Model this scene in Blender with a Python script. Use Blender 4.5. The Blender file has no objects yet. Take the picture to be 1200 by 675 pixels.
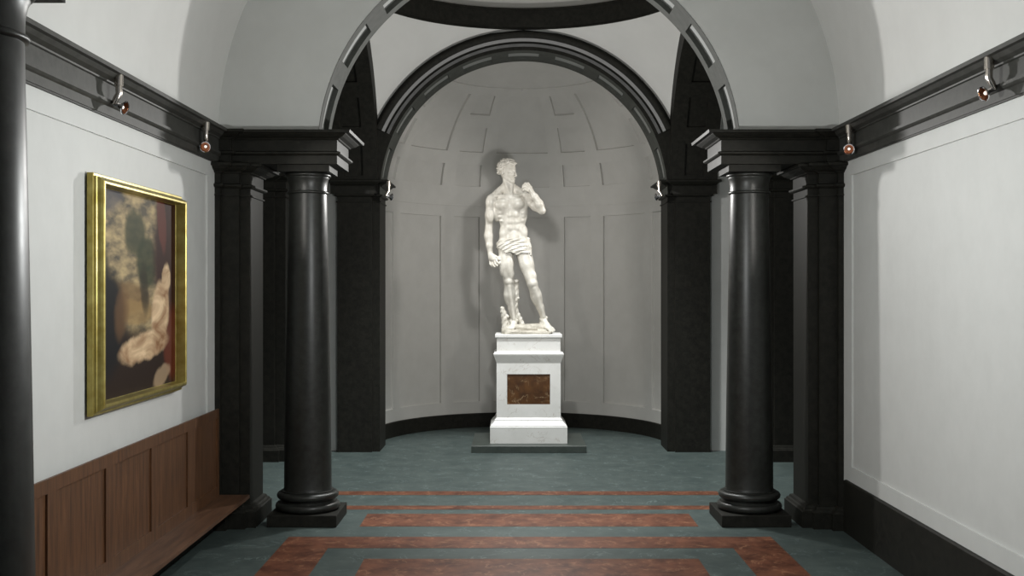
import bpy, bmesh, math, random
import numpy as np
from mathutils import Vector, Matrix

random.seed(7)
PI = math.pi
sc = bpy.context.scene
COL = sc.collection

# ------------------------------------------------------------------ materials
def new_mat(name):
    m = bpy.data.materials.new(name)
    m.use_nodes = True
    nt = m.node_tree
    return m, nt, nt.nodes['Principled BSDF']

def N(nt, kind, **kw):
    n = nt.nodes.new(kind)
    for k, v in kw.items():
        setattr(n, k, v)
    return n

def plain(name, col, rough=.5, metal=0.0, spec=.5):
    m, nt, b = new_mat(name)
    b.inputs['Base Color'].default_value = (*col, 1)
    b.inputs['Roughness'].default_value = rough
    b.inputs['Metallic'].default_value = metal
    b.inputs['Specular IOR Level'].default_value = spec
    return m

def mottled(name, c1, c2, scale=6, rough=.4, detail=6, bump=0.0, spec=.5, stretch=(1, 1, 1),
            veins=None, vein_scale=2.0, vein_width=.02, rough2=None, lo=.35, hi=.65):
    m, nt, b = new_mat(name)
    L = nt.links
    tc = N(nt, 'ShaderNodeTexCoord')
    mp = N(nt, 'ShaderNodeMapping')
    mp.inputs['Scale'].default_value = stretch
    L.new(tc.outputs['Object'], mp.inputs['Vector'])
    nz = N(nt, 'ShaderNodeTexNoise')
    nz.inputs['Scale'].default_value = scale
    nz.inputs['Detail'].default_value = detail
    nz.inputs['Roughness'].default_value = .65
    L.new(mp.outputs['Vector'], nz.inputs['Vector'])
    cr = N(nt, 'ShaderNodeValToRGB')
    cr.color_ramp.elements[0].position = lo
    cr.color_ramp.elements[0].color = (*c1, 1)
    cr.color_ramp.elements[1].position = hi
    cr.color_ramp.elements[1].color = (*c2, 1)
    L.new(nz.outputs['Fac'], cr.inputs['Fac'])
    out = cr.outputs['Color']
    if veins:
        vz = N(nt, 'ShaderNodeTexNoise')
        vz.inputs['Scale'].default_value = vein_scale
        vz.inputs['Detail'].default_value = 8
        vz.inputs['Roughness'].default_value = .6
        vz.inputs['Distortion'].default_value = 1.2
        L.new(mp.outputs['Vector'], vz.inputs['Vector'])
        s = N(nt, 'ShaderNodeMath', operation='SUBTRACT'); s.inputs[1].default_value = .5
        a = N(nt, 'ShaderNodeMath', operation='ABSOLUTE')
        L.new(vz.outputs['Fac'], s.inputs[0]); L.new(s.outputs[0], a.inputs[0])
        mr = N(nt, 'ShaderNodeMapRange')
        mr.inputs['From Min'].default_value = 0
        mr.inputs['From Max'].default_value = vein_width
        mr.inputs['To Min'].default_value = veins[3]
        mr.inputs['To Max'].default_value = 0
        L.new(a.outputs[0], mr.inputs['Value'])
        # break veins up with a second noise
        bz = N(nt, 'ShaderNodeTexNoise'); bz.inputs['Scale'].default_value = vein_scale * 1.7
        L.new(mp.outputs['Vector'], bz.inputs['Vector'])
        br = N(nt, 'ShaderNodeMapRange')
        br.inputs['From Min'].default_value = .45; br.inputs['From Max'].default_value = .6
        L.new(bz.outputs['Fac'], br.inputs['Value'])
        mu = N(nt, 'ShaderNodeMath', operation='MULTIPLY')
        L.new(mr.outputs[0], mu.inputs[0]); L.new(br.outputs[0], mu.inputs[1])
        mx = N(nt, 'ShaderNodeMixRGB')
        mx.inputs['Color2'].default_value = (*veins[:3], 1)
        L.new(mu.outputs[0], mx.inputs['Fac']); L.new(out, mx.inputs['Color1'])
        out = mx.outputs['Color']
    L.new(out, b.inputs['Base Color'])
    b.inputs['Roughness'].default_value = rough
    b.inputs['Specular IOR Level'].default_value = spec
    if rough2 is not None:
        rr = N(nt, 'ShaderNodeMapRange')
        rr.inputs['To Min'].default_value = rough; rr.inputs['To Max'].default_value = rough2
        L.new(nz.outputs['Fac'], rr.inputs['Value']); L.new(rr.outputs[0], b.inputs['Roughness'])
    if bump:
        bp = N(nt, 'ShaderNodeBump'); bp.inputs['Strength'].default_value = bump
        bp.inputs['Distance'].default_value = .01
        L.new(nz.outputs['Fac'], bp.inputs['Height']); L.new(bp.outputs['Normal'], b.inputs['Normal'])
    return m

M = {}
M['wall'] = mottled('painted_plaster', (.60, .61, .595), (.63, .64, .625), 3, .62, 3, .02)
M['vault'] = mottled('vault_plaster', (.66, .66, .64), (.69, .69, .67), 2, .7, 3, .02)
M['apse'] = mottled('apse_plaster', (.55, .54, .515), (.58, .57, .545), 3, .6, 3, .02)
M['black'] = mottled('dark_stone', (.0085, .0083, .0065), (.019, .0185, .0145), 14, .54, 8, .06, .22, rough2=.66)
M['cornice'] = mottled('dark_stone_painted_lit', (.032, .032, .028), (.060, .060, .054), 9, .50, 8, .06, .4, rough2=.6)  # lighter copy of the dark stone, light on the wall frieze put into its colour
M['polished'] = mottled('polished_dark_stone', (.013, .0135, .012), (.026, .028, .025), 12, .33, 8, .03, .45, rough2=.45)
M['grey'] = mottled('grey_stone', (.060, .063, .057), (.082, .086, .078), 8, .75, 6, .04, .15)
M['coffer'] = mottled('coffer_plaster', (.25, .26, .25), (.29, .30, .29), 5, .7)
M['screen'] = mottled('screen_plaster', (.51, .515, .495), (.54, .545, .525), 2, .7, 3, .02)
M['greymould'] = mottled('grey_moulding_stone', (.10, .10, .10), (.13, .13, .13), 8, .45)
M['slate'] = mottled('green_slate', (.048, .066, .064), (.074, .096, .090), 3.0, .52, 8, .03, .28,
                     veins=(.20, .26, .25, .55), vein_scale=2.2, vein_width=.014, rough2=.55)
M['redmarble'] = mottled('red_marble', (.070, .021, .010), (.18, .066, .034), 4.0, .52, 9, .03, .28,
                         veins=(.40, .20, .11, .55), vein_scale=3.0, vein_width=.03, rough2=.55)
M['white'] = mottled('white_veined_marble', (.73, .725, .70), (.79, .785, .765), 3, .35, 6, .0, .5,
                     veins=(.30, .22, .15, .5), vein_scale=2.6, vein_width=.012)
M['brown'] = mottled('brown_marble', (.045, .016, .003), (.11, .045, .011), 4.5, .3, 9, .0, .5,
                     veins=(.42, .30, .18, .6), vein_scale=3.2, vein_width=.02)
M['slab'] = mottled('dark_green_slab', (.035, .045, .04), (.055, .068, .06), 5, .4, 6, .0)
M['statue'] = mottled('carved_white_marble', (.50, .475, .42), (.66, .635, .58), 9, .34, 8, .15, .5)
M['rock'] = mottled('rough_carved_marble', (.30, .28, .235), (.52, .49, .43), 7, .6, 9, .5, .4)
M['nickel'] = plain('brushed_nickel', (.72, .66, .60), .24, 1.0)
M['chrome'] = plain('chrome', (.75, .76, .80), .08, 1.0)
M['copper'] = plain('copper_reflector', (.26, .10, .05), .3, 1.0)

def emissive(name, col, s):
    m, nt, b = new_mat(name)
    b.inputs['Base Color'].default_value = (*col, 1)
    b.inputs['Emission Color'].default_value = (*col, 1)
    b.inputs['Emission Strength'].default_value = s
    return m
M['bulb'] = emissive('lit_bulb', (1, .95, .88), .7)

def wood_mat(name, axis_stretch, c1, c2, rough=.5):
    m, nt, b = new_mat(name)
    L = nt.links
    tc = N(nt, 'ShaderNodeTexCoord'); mp = N(nt, 'ShaderNodeMapping')
    mp.inputs['Scale'].default_value = axis_stretch
    L.new(tc.outputs['Object'], mp.inputs['Vector'])
    n1 = N(nt, 'ShaderNodeTexNoise'); n1.inputs['Scale'].default_value = 7; n1.inputs['Detail'].default_value = 9
    n1.inputs['Roughness'].default_value = .7; n1.inputs['Distortion'].default_value = .4
    L.new(mp.outputs['Vector'], n1.inputs['Vector'])
    cr = N(nt, 'ShaderNodeValToRGB')
    cr.color_ramp.elements[0].position = .33; cr.color_ramp.elements[0].color = (*c1, 1)
    cr.color_ramp.elements[1].position = .68; cr.color_ramp.elements[1].color = (*c2, 1)
    L.new(n1.outputs['Fac'], cr.inputs['Fac'])
    L.new(cr.outputs['Color'], b.inputs['Base Color'])
    b.inputs['Roughness'].default_value = rough
    bp = N(nt, 'ShaderNodeBump'); bp.inputs['Strength'].default_value = .15; bp.inputs['Distance'].default_value = .004
    L.new(n1.outputs['Fac'], bp.inputs['Height']); L.new(bp.outputs['Normal'], b.inputs['Normal'])
    return m
M['wood'] = wood_mat('walnut_panelling', (3, 3, .22), (.052, .022, .009), (.155, .068, .028))
M['woodseat'] = wood_mat('walnut_seat', (2.5, .22, 3), (.062, .030, .017), (.155, .078, .043), .42)

def gold_mat():
    m, nt, b = new_mat('gilded_wood')
    L = nt.links
    tc = N(nt, 'ShaderNodeTexCoord')
    n1 = N(nt, 'ShaderNodeTexNoise'); n1.inputs['Scale'].default_value = 9; n1.inputs['Detail'].default_value = 5
    L.new(tc.outputs['Object'], n1.inputs['Vector'])
    cr = N(nt, 'ShaderNodeValToRGB')
    cr.color_ramp.elements[0].color = (.30, .23, .05, 1); cr.color_ramp.elements[1].color = (.50, .42, .14, 1)
    cr.color_ramp.elements[0].position = .3; cr.color_ramp.elements[1].position = .7
    L.new(n1.outputs['Fac'], cr.inputs['Fac']); L.new(cr.outputs['Color'], b.inputs['Base Color'])
    b.inputs['Metallic'].default_value = .65; b.inputs['Roughness'].default_value = .36
    return m
M['gold'] = gold_mat()

# ------------------------------------------------------------------ helpers
def tag(o, label=None, cat=None, group=None, kind=None):
    if label: o['label'] = label
    if cat: o['category'] = cat
    if group: o['group'] = group
    if kind: o['kind'] = kind
    return o

def empty(name, loc=(0, 0, 0), rz=0.0):
    o = bpy.data.objects.new(name, None)
    o.empty_display_size = .1
    o.location = loc; o.rotation_euler = (0, 0, rz)
    COL.objects.link(o)
    return o

def mesh_obj(name, verts, faces, mats, parent=None, smooth=False, fm=None, recalc=True, sharp=None):
    me = bpy.data.meshes.new(name)
    me.from_pydata([tuple(v) for v in verts], [], [tuple(f) for f in faces])
    if not isinstance(mats, (list, tuple)): mats = [mats]
    for m in mats: me.materials.append(m)
    if fm:
        me.polygons.foreach_set('material_index', fm)
    if recalc:
        bm = bmesh.new(); bm.from_mesh(me)
        bmesh.ops.remove_doubles(bm, verts=bm.verts, dist=1e-5)
        bmesh.ops.recalc_face_normals(bm, faces=bm.faces)
        bm.to_mesh(me); bm.free()
    if smooth:
        me.polygons.foreach_set('use_smooth', [True] * len(me.polygons))
        if sharp:
            try: me.set_sharp_from_angle(angle=math.radians(sharp))
            except Exception: pass
    me.update()
    o = bpy.data.objects.new(name, me)
    COL.objects.link(o)
    if parent is not None:
        o.parent = parent
    return o

class MB:
    def __init__(s): s.v = []; s.f = []; s.m = []
    def add(s, vs, fs, mi=0):
        b = len(s.v); s.v += [tuple(v) for v in vs]
        s.f += [tuple(i + b for i in f) for f in fs]; s.m += [mi] * len(fs)
    def box(s, x0, x1, y0, y1, z0, z1, mi=0, bev=0.0):
        if bev:
            s.loft([(x0, y0), (x1, y0), (x1, y1), (x0, y1)],
                   [(-bev, z0), (0, z0 + bev), (0, z1 - bev), (-bev, z1)], mi)
            return
        s.loft([(x0, y0), (x1, y0), (x1, y1), (x0, y1)], [(0, z0), (0, z1)], mi)
    def loft(s, poly, prof, mi=0, caps=True):
        """poly: CCW footprint; prof: (outward offset, z) rows, mitred"""
        n = len(poly)
        rows = []
        for off, z in prof:
            row = []
            for i in range(n):
                p0 = Vector(poly[i - 1]); p1 = Vector(poly[i]); p2 = Vector(poly[(i + 1) % n])
                d1 = (p1 - p0).normalized(); d2 = (p2 - p1).normalized()
                n1 = Vector((d1.y, -d1.x)); n2 = Vector((d2.y, -d2.x))
                m = n1 + n2
                m = m / max(1e-6, m.dot(n1)) if m.length > 1e-6 else n1
                q = p1 + m * off
                row.append((q.x, q.y, z))
            rows.append(row)
        vs = [p for r in rows for p in r]
        fs = []
        for k in range(len(rows) - 1):
            for i in range(n):
                j = (i + 1) % n
                fs.append((k * n + i, k * n + j, (k + 1) * n + j, (k + 1) * n + i))
        if caps:
            fs.append(tuple(range(n - 1, -1, -1)))
            fs.append(tuple((len(rows) - 1) * n + i for i in range(n)))
        s.add(vs, fs, mi)
    def lathe(s, prof, c=(0, 0, 0), seg=64, mi=0, mat=None, caps=True):
        vs = []
        for r, z in prof:
            for i in range(seg):
                a = 2 * PI * i / seg
                p = Vector((r * math.cos(a), r * math.sin(a), z))
                if mat is not None: p = mat @ p
                vs.append((p.x + c[0], p.y + c[1], p.z + c[2]))
        fs = []
        for k in range(len(prof) - 1):
            for i in range(seg):
                j = (i + 1) % seg
                fs.append((k * seg + i, k * seg + j, (k + 1) * seg + j, (k + 1) * seg + i))
        if caps and prof[0][0] > 1e-6: fs.append(tuple(range(seg - 1, -1, -1)))
        if caps and prof[-1][0] > 1e-6: fs.append(tuple((len(prof) - 1) * seg + i for i in range(seg)))
        s.add(vs, fs, mi)
    def tube(s, pts, r, seg=14, mi=0):
        pts = [Vector(p) for p in pts]
        rs = r if isinstance(r, (list, tuple)) else [r] * len(pts)
        vs = []
        ref = None
        for i, p in enumerate(pts):
            d = (pts[min(i + 1, len(pts) - 1)] - pts[max(i - 1, 0)]).normalized()
            if ref is None:
                ref = Vector((0, 0, 1)) if abs(d.z) < .9 else Vector((1, 0, 0))
            a = d.cross(ref).normalized(); b = d.cross(a).normalized(); ref = -b if False else ref
            for k in range(seg):
                t = 2 * PI * k / seg
                vs.append(p + a * (rs[i] * math.cos(t)) + b * (rs[i] * math.sin(t)))
        fs = []
        for i in range(len(pts) - 1):
            for k in range(seg):
                j = (k + 1) % seg
                fs.append((i * seg + k, i * seg + j, (i + 1) * seg + j, (i + 1) * seg + k))
        fs.append(tuple(range(seg - 1, -1, -1))); fs.append(tuple((len(pts) - 1) * seg + k for k in range(seg)))
        s.add(vs, fs, mi)
    def grid(s, us, vs_, rects, fn, depth, mi=0, mi_floor=None, maxu=None, maxv=None):
        """grid of cells, those within rects are sunk by depth; fn(u,v,d)->xyz"""
        if mi_floor is None: mi_floor = mi
        def densify(base, extra, mx):
            pts = sorted(set([round(x, 6) for x in list(base) + list(extra)]))
            out = [pts[0]]
            for a, b in zip(pts, pts[1:]):
                n = max(1, int(math.ceil((b - a) / mx))) if mx else 1
                for k in range(1, n + 1): out.append(a + (b - a) * k / n)
            return out
        U = densify(us, [r[0] for r in rects] + [r[1] for r in rects], maxu)
        V = densify(vs_, [r[2] for r in rects] + [r[3] for r in rects], maxv)
        nu, nv = len(U) - 1, len(V) - 1
        D = [[0.0] * nv for _ in range(nu)]
        for i in range(nu):
            uc = (U[i] + U[i + 1]) / 2
            for j in range(nv):
                vc = (V[j] + V[j + 1]) / 2
                for r in rects:
                    if r[0] < uc < r[1] and r[2] < vc < r[3]:
                        D[i][j] = depth; break
        vs = []; fs = []; ms = []
        idx = {}
        def vid(i, j, d):
            k = (i, j, d)
            if k not in idx:
                idx[k] = len(vs); vs.append(fn(U[i], V[j], d))
            return idx[k]
        for i in range(nu):
            for j in range(nv):
                d = D[i][j]
                fs.append((vid(i, j, d), vid(i + 1, j, d), vid(i + 1, j + 1, d), vid(i, j + 1, d)))
                ms.append(mi_floor if d else mi)
                if i + 1 < nu and D[i + 1][j] != d:
                    e = D[i + 1][j]
                    fs.append((vid(i + 1, j, d), vid(i + 1, j, e), vid(i + 1, j + 1, e), vid(i + 1, j + 1, d))); ms.append(mi)
                if j + 1 < nv and D[i][j + 1] != d:
                    e = D[i][j + 1]
                    fs.append((vid(i, j + 1, d), vid(i + 1, j + 1, d), vid(i + 1, j + 1, e), vid(i, j + 1, e))); ms.append(mi)
        b = len(s.v); s.v += [tuple(v) for v in vs]
        s.f += [tuple(i + b for i in f) for f in fs]; s.m += ms
    def build(s, name, mats, parent=None, smooth=False, sharp=35, recalc=True):
        return mesh_obj(name, s.v, s.f, mats, parent, smooth, s.m, recalc, sharp)

# building dimensions (metres; y runs away from the camera, x = 0 is the axis of the hall)
WX = 3.65            # half width of the hall
YB = -1.5            # rear end of the hall
SPR = 4.65           # springing of the vault
YF = 12.90           # front plane of the arched screen wall
YK = 13.70
CY = 16.20           # centre of the crossing
A = 2.49             # half width of the crossing
ZC = 4.40            # centre height of all the arches
YN = 18.69           # face of the niche arch
YA = 19.60; RA = 2.64  # apse

# ------------------------------------------------------------------ floor
def slab(mb, x0, x1, y0, y1, z0, z1, mi=0): mb.box(x0, x1, y0, y1, z0, z1, mi)
f = MB()
f.add([(-9, YB, 0), (9, YB, 0), (9, 23, 0), (-9, 23, 0)], [(0, 1, 2, 3)], 0)
f.add([(-9, YB, -.2), (9, YB, -.2), (9, 23, -.2), (-9, 23, -.2)], [(3, 2, 1, 0)], 0)
tag(f.build('floor', [M['slate']], recalc=False), kind='structure')
inlay = []
inlay.append((-2.62, 2.62, 14.83, 15.10)); inlay.append((-2.62, 2.62, 13.86, 14.10))
inlay.append((-1.99, 1.99, 12.87, 13.59))
mb = MB()
for (x0, x1, y0, y1) in inlay: mb.box(x0, x1, y0, y1, -.02, .002)
# big rectangular frame and the field within it
for (x0, x1, y0, y1) in [(-2.71, 2.71, 11.80, 12.33), (-2.71, 2.71, 5.87, 6.40), (-2.71, -2.18, 6.40, 11.80), (2.18, 2.71, 6.40, 11.80),
                         (-1.727, 1.727, 6.87, 11.33)]:
    mb.box(x0, x1, y0, y1, -.02, .002)
tag(mb.build('trim_1', M['redmarble']), kind='structure')

# ------------------------------------------------------------------ nave walls, vault
for side, nm in ((-1, 'left'), (1, 'right')):
    w = MB()
    def fn(u, v, d, side=side): return (side * (WX + d), u, v)
    w.grid([YB, YF + .6], [0, SPR + .1], [(5.77, 12.43, .767, 4.08)], fn, .02)
    w.box(min(side * (WX + .05), side * (WX + .3)), max(side * (WX + .05), side * (WX + .3)), YB, YF + .6, 0, SPR + .1)
    tag(w.build('wall_' + nm, M['wall']), kind='structure')
    # wall entablature: architrave, taenia, frieze, cornice
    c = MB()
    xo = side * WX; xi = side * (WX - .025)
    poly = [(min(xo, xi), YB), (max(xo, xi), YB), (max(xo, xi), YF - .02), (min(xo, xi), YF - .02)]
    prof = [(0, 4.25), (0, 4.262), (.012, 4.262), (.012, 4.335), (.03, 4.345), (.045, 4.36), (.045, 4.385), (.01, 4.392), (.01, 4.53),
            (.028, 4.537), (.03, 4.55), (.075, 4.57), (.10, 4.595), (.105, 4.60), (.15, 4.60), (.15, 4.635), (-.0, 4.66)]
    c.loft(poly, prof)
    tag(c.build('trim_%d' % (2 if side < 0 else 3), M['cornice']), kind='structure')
    if side < 0:
        b = MB(); b.box(-WX - .02, -WX + .015, YB, 12.6, 0, .36); tag(b.build('baseboard_left', M['black']), kind='structure')
    if side > 0:
        b = MB()
        b.loft([(WX - .035, YB), (WX + .02, YB), (WX + .02, 12.62), (WX - .035, 12.62)], [(0, 0), (0, .58), (-.01, .596)])
        tag(b.build('baseboard_right', M['black']), kind='structure')

v = MB()
def fv(u, t, d):
    return (-(WX + d) * math.cos(t), u, SPR + (WX + d) * math.sin(t))
v.grid([YB, YF + .3], [0, PI], [], fv, 0, maxu=4, maxv=PI / 72)
tag(v.build('ceiling', M['vault'], smooth=True), kind='structure')

# ------------------------------------------------------------------ arches
COFF = [math.radians(13.5 + 19.125 * k) for k in range(9)]
HC = math.radians(6.2)
def arch_soffit(mb, R, a0, a1, across, mi, mi_floor, depth, axis='y', c=(0, 0), seg=PI / 96, w=.26):
    """intrados with sunk panels; axis y: opening looks along y, else along x"""
    mid = (a0 + a1) / 2; hw = abs(a1 - a0) * w
    rects = [(mid - hw, mid + hw, t - HC, t + HC) for t in COFF]
    def fn(u, t, d):
        if axis == 'y': return (-(R + d) * math.cos(t) + c[0], u, ZC + (R + d) * math.sin(t))
        return (u, -(R + d) * math.cos(t) + c[1], ZC + (R + d) * math.sin(t))
    mb.grid([a0, a1], [0, PI], rects, fn, depth, mi, mi_floor, maxv=seg)
def annulus(mb, fi, fo, seg=96, mi=0):
    vs = []; fs = []
    for k in range(seg + 1):
        t = PI * k / seg
        vs.append(fi(t)); vs.append(fo(t))
    for k in range(seg): fs.append((2 * k, 2 * k + 1, 2 * k + 3, 2 * k + 2))
    mb.add(vs, fs, mi)

# screen wall over the near columns, with its big arch
R1 = 2.49
mb = MB()
annulus(mb, lambda t: (-R1 * math.cos(t), YF, ZC + R1 * math.sin(t)), lambda t: (-(WX + .08) * math.cos(t), YF, SPR + (WX + .08) * math.sin(t)))
annulus(mb, lambda t: (-R1 * math.cos(t), YK, ZC + R1 * math.sin(t)), lambda t: (-(WX + .08) * math.cos(t), YK, SPR + (WX + .08) * math.sin(t)))
tag(mb.build('wall_screen', M['screen'], recalc=False), kind='structure')
mb = MB()
arch_soffit(mb, R1 - .006, YF - .006, YK + .006, None, 0, 1, .06, 'y')
tag(mb.build('trim_4', [M['grey'], M['coffer']], smooth=True, sharp=30), kind='structure')

# niche arch: soffit, dark face, archivolt mouldings
R2 = 2.45
mb = MB()
arch_soffit(mb, R2, YN, YA, None, 0, 1, .05, 'y')
annulus(mb, lambda t: (-R2 * math.cos(t), YA, ZC + R2 * math.sin(t)), lambda t: (-(RA + .05) * math.cos(t), YA, ZC + (RA + .05) * math.sin(t)))
tag(mb.build('trim_5', [M['grey'], M['coffer']], smooth=True, sharp=30), kind='structure')

def archivolt(mb, plane, sgn, centre, axis, t0, t1, mi=0, mi2=1, nseg=72):
    """moulded band around an arch; prof = (radius, projection into the crossing, material)"""
    prof = [(2.45, 0, 0), (2.45, .025, 0), (2.50, .025, 0), (2.505, .045, mi2), (2.555, .05, mi2), (2.56, .03, 0), (2.585, .03, 0),
            (2.59, .06, mi2), (2.64, .085, mi2), (2.645, .10, 0), (2.70, .11, 0), (2.735, .11, 0), (2.74, 0.0, 0)]
    vs = []; fs = []; ms = []
    n = len(prof)
    for k in range(nseg + 1):
        t = t0 + (t1 - t0) * k / nseg
        for (r, p, _) in prof:
            a = -r * math.cos(t); z = ZC + r * math.sin(t)
            if axis == 'y': vs.append((a, plane + sgn * p, z))
            else: vs.append((plane + sgn * p, centre + a, z))
    for k in range(nseg):
        for i in range(n - 1):
            fs.append((k * n + i, k * n + i + 1, (k + 1) * n + i + 1, (k + 1) * n + i)); ms.append(prof[i][2] if prof[i][2] == prof[i + 1][2] else 0)
    fs.append(tuple(range(n))); ms.append(0)
    fs.append(tuple(nseg * n + i for i in range(n))[::-1]); ms.append(0)
    b = len(mb.v); mb.v += vs; mb.f += [tuple(i + b for i in q) for q in fs]; mb.m += ms

def dark_face(mb, mapf, rin, rout=2.80, mi=0, seg=96):
    """flat face between the arch and the pendentive edge, clipped to the crossing square"""
    vs = []; fs = []
    for k in range(seg + 1):
        t = PI * k / seg
        vs.append(mapf(-rin * math.cos(t), ZC + rin * math.sin(t)))
        ro = rout
        c = abs(math.cos(t))
        if ro * c > A + .02: ro = (A + .02) / c
        ro = max(ro, rin + .001)
        vs.append(mapf(-ro * math.cos(t), ZC + ro * math.sin(t)))
    for k in range(seg): fs.append((2 * k, 2 * k + 1, 2 * k + 3, 2 * k + 2))
    mb.add(vs, fs, mi)

mb = MB()
dark_face(mb, lambda a, z: (a, YN, z), R2)
archivolt(mb, YN, -1, 0, 'y', math.radians(24), math.radians(156))
tag(mb.build('trim_6', [M['black'], M['greymould']], recalc=False), kind='structure')
mb = MB()
dark_face(mb, lambda a, z: (a, YK + .01, z), R1)
tag(mb.build('trim_7', M['black'], recalc=False), kind='structure')

# side arches towards the transepts
XO = 3.30
for side, n0 in ((-1, 8), (1, 9)):
    mb = MB()
    a0, a1 = sorted((side * A, side * XO))
    arch_soffit(mb, 2.47, a0, a1, None, 0, 0, .035, 'x', (0, CY), w=.2)
    dark_face(mb, lambda a, z: (side * A, CY + a, z), 2.47)
    tag(mb.build('trim_%d' % n0, M['black'], smooth=True, sharp=25), kind='structure')

# transept arms: walls, vault and end wall
for side, nm in ((-1, 'transept_left'), (1, 'transept_right')):
    mb = MB()
    RT = 2.66
    x0, x1 = side * XO, side * 8.0
    vs = []
    def ft(u, t, d): return (u, CY - RT * math.cos(t), SPR + RT * math.sin(t))
    mb.grid([min(x0, x1), max(x0, x1)], [0, PI], [], ft, 0, maxv=PI / 48)
    xw = side * 3.0
    mb.add([(xw, CY + RT, 0), (x1, CY + RT, 0), (x1, CY + RT, SPR), (xw, CY + RT, SPR)], [(0, 1, 2, 3)])
    xw = side * (WX + .3)
    mb.add([(xw, CY - RT, 0), (x1, CY - RT, 0), (x1, CY - RT, SPR), (xw, CY - RT, SPR)], [(0, 1, 2, 3)])
    # end wall
    n = 24
    ring = [(x1, CY - RT * math.cos(PI * k / n), SPR + RT * math.sin(PI * k / n)) for k in range(n + 1)]
    mb.add(ring + [(x1, CY + RT, 0), (x1, CY - RT, 0)], [tuple(range(n + 3))])
    # step between arch and vault
    annulus(mb, lambda t: (x0, CY - 2.46 * math.cos(t), ZC + 2.46 * math.sin(t)), lambda t: (x0, CY - (RT + .02) * math.cos(t), SPR + (RT + .02) * math.sin(t)), 48)
    tag(mb.build('wall_' + nm, M['wall'], recalc=False), kind='structure')

# pendentives
RP = math.hypot(A, 2.80)
mb = MB()
zt = ZC + 2.80
z0 = ZC + math.sqrt(RP ** 2 - 2 * A * A)
nz_, nc = 26, 20
for q in range(4):
    vs = []; fs = []
    for i in range(nz_ + 1):
        z = z0 + (zt - z0) * i / nz_
        rho = math.sqrt(max(0, RP ** 2 - (z - ZC) ** 2))
        ca = min(1.0, A / rho)
        ph0 = math.acos(ca); ph1 = math.asin(ca)
        for j in range(nc + 1):
            ph = ph0 + (ph1 - ph0) * j / nc + q * PI / 2
            vs.append((rho * math.cos(ph), CY + rho * math.sin(ph), z))
    for i in range(nz_):
        for j in range(nc):
            a = i * (nc + 1) + j
            fs.append((a, a + 1, a + nc + 2, a + nc + 1))
    mb.add(vs, fs)
tag(mb.build('wall_pendentives', M['vault'], smooth=True), kind='structure')

# drum ring and dome
mb = MB()
seg = 96
def ring_rows(rows, mi):
    vs = []; fs = []
    for r, z in rows:
        for i in range(seg):
            a = 2 * PI * i / seg
            vs.append((r * math.cos(a), CY + r * math.sin(a), z))
    for k in range(len(rows) - 1):
        for i in range(seg):
            j = (i + 1) % seg
            fs.append((k * seg + i, k * seg + j, (k + 1) * seg + j, (k + 1) * seg + i))
    mb.add(vs, fs, mi)
ring_rows([(2.56, 7.195), (2.47, 7.20), (2.47, 7.22), (2.485, 7.23), (2.485, 7.53), (2.46, 7.54), (2.46, 7.565), (2.60, 7.57)], 0)
tag(mb.build('trim_10', M['black'], smooth=True, sharp=30), kind='structure')
mb = MB()
rects = []
for k in range(16):
    c = 2 * PI * (k + .5) / 16
    rects.append((c - .10, c + .10, .085, .11)); rects.append((c - .14, c + .14, .22, .52)); rects.append((c - .11, c + .11, .62, .88))
def fd(u, t, d): return ((2.55 + d) * math.cos(t) * math.cos(u), CY + (2.55 + d) * math.cos(t) * math.sin(u), 7.56 + (2.55 + d) * math.sin(t))
mb.grid([0, 2 * PI], [0, PI / 2 - .01], rects, fd, .05, maxu=PI / 48, maxv=PI / 36)
tag(mb.build('ceiling_dome', M['apse'], smooth=True, sharp=30), kind='structure')

# ------------------------------------------------------------------ apse
def rad(*a): return [math.radians(x) for x in a]
wide = [(-12.3, 12.3), (37.4, 61.4), (-61.4, -37.4)]
narrow = [(18.8, 31.0), (-31.0, -18.8), (67, 79), (-79, -67)]
mb = MB()
rects = [(math.radians(a), math.radians(b), .52, 4.228) for a, b in wide + narrow]
def fa(u, z, d): return ((RA + d) * math.sin(u), YA + (RA + d) * math.cos(u), z)
mb.grid([-PI / 2, PI / 2], [0, ZC], rects, fa, .045, maxu=math.radians(2.2))
tag(mb.build('wall_apse', M['apse'], smooth=True, sharp=30), kind='structure')
mb = MB()
rects = []
for a, b in wide:
    a, b = math.radians(a), math.radians(b)
    rects += [(a, b, *rad(9.5, 19)), (a, b, *rad(24.5, 52.5))]
for a, b in narrow:
    a, b = math.radians(a), math.radians(b)
    rects += [(a, b, *rad(9.5, 19)), (a, b, *rad(24.5, 36)), (a, b, *rad(42, 52.5))]
def fs_(u, t, d): return ((RA + d) * math.cos(t) * math.sin(u), YA + (RA + d) * math.cos(t) * math.cos(u), ZC + (RA + d) * math.sin(t))
mb.grid([-PI / 2, PI / 2], [0, math.radians(57)], rects, fs_, .06, maxu=math.radians(2.2), maxv=math.radians(2.5))
# crowning shell sits a little deeper behind a narrow ledge
def fc(u, t, d): return ((RA + .03) * math.cos(t) * math.sin(u), YA + (RA + .03) * math.cos(t) * math.cos(u), ZC + (RA + .03) * math.sin(t))
mb.grid([-PI / 2, PI / 2], [math.radians(57), PI / 2 - .001], [], fc, 0, maxu=math.radians(3), maxv=math.radians(3))
t57 = math.radians(57)
vs = []; fs = []
for k in range(61):
    u = -PI / 2 + PI * k / 60
    vs.append(fs_(u, t57, 0)); vs.append(fc(u, t57, 0))
for k in range(60): fs.append((2 * k, 2 * k + 1, 2 * k + 3, 2 * k + 2))
mb.add(vs, fs)
tag(mb.build('ceiling_apse', M['apse'], smooth=True, sharp=30), kind='structure')
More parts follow.
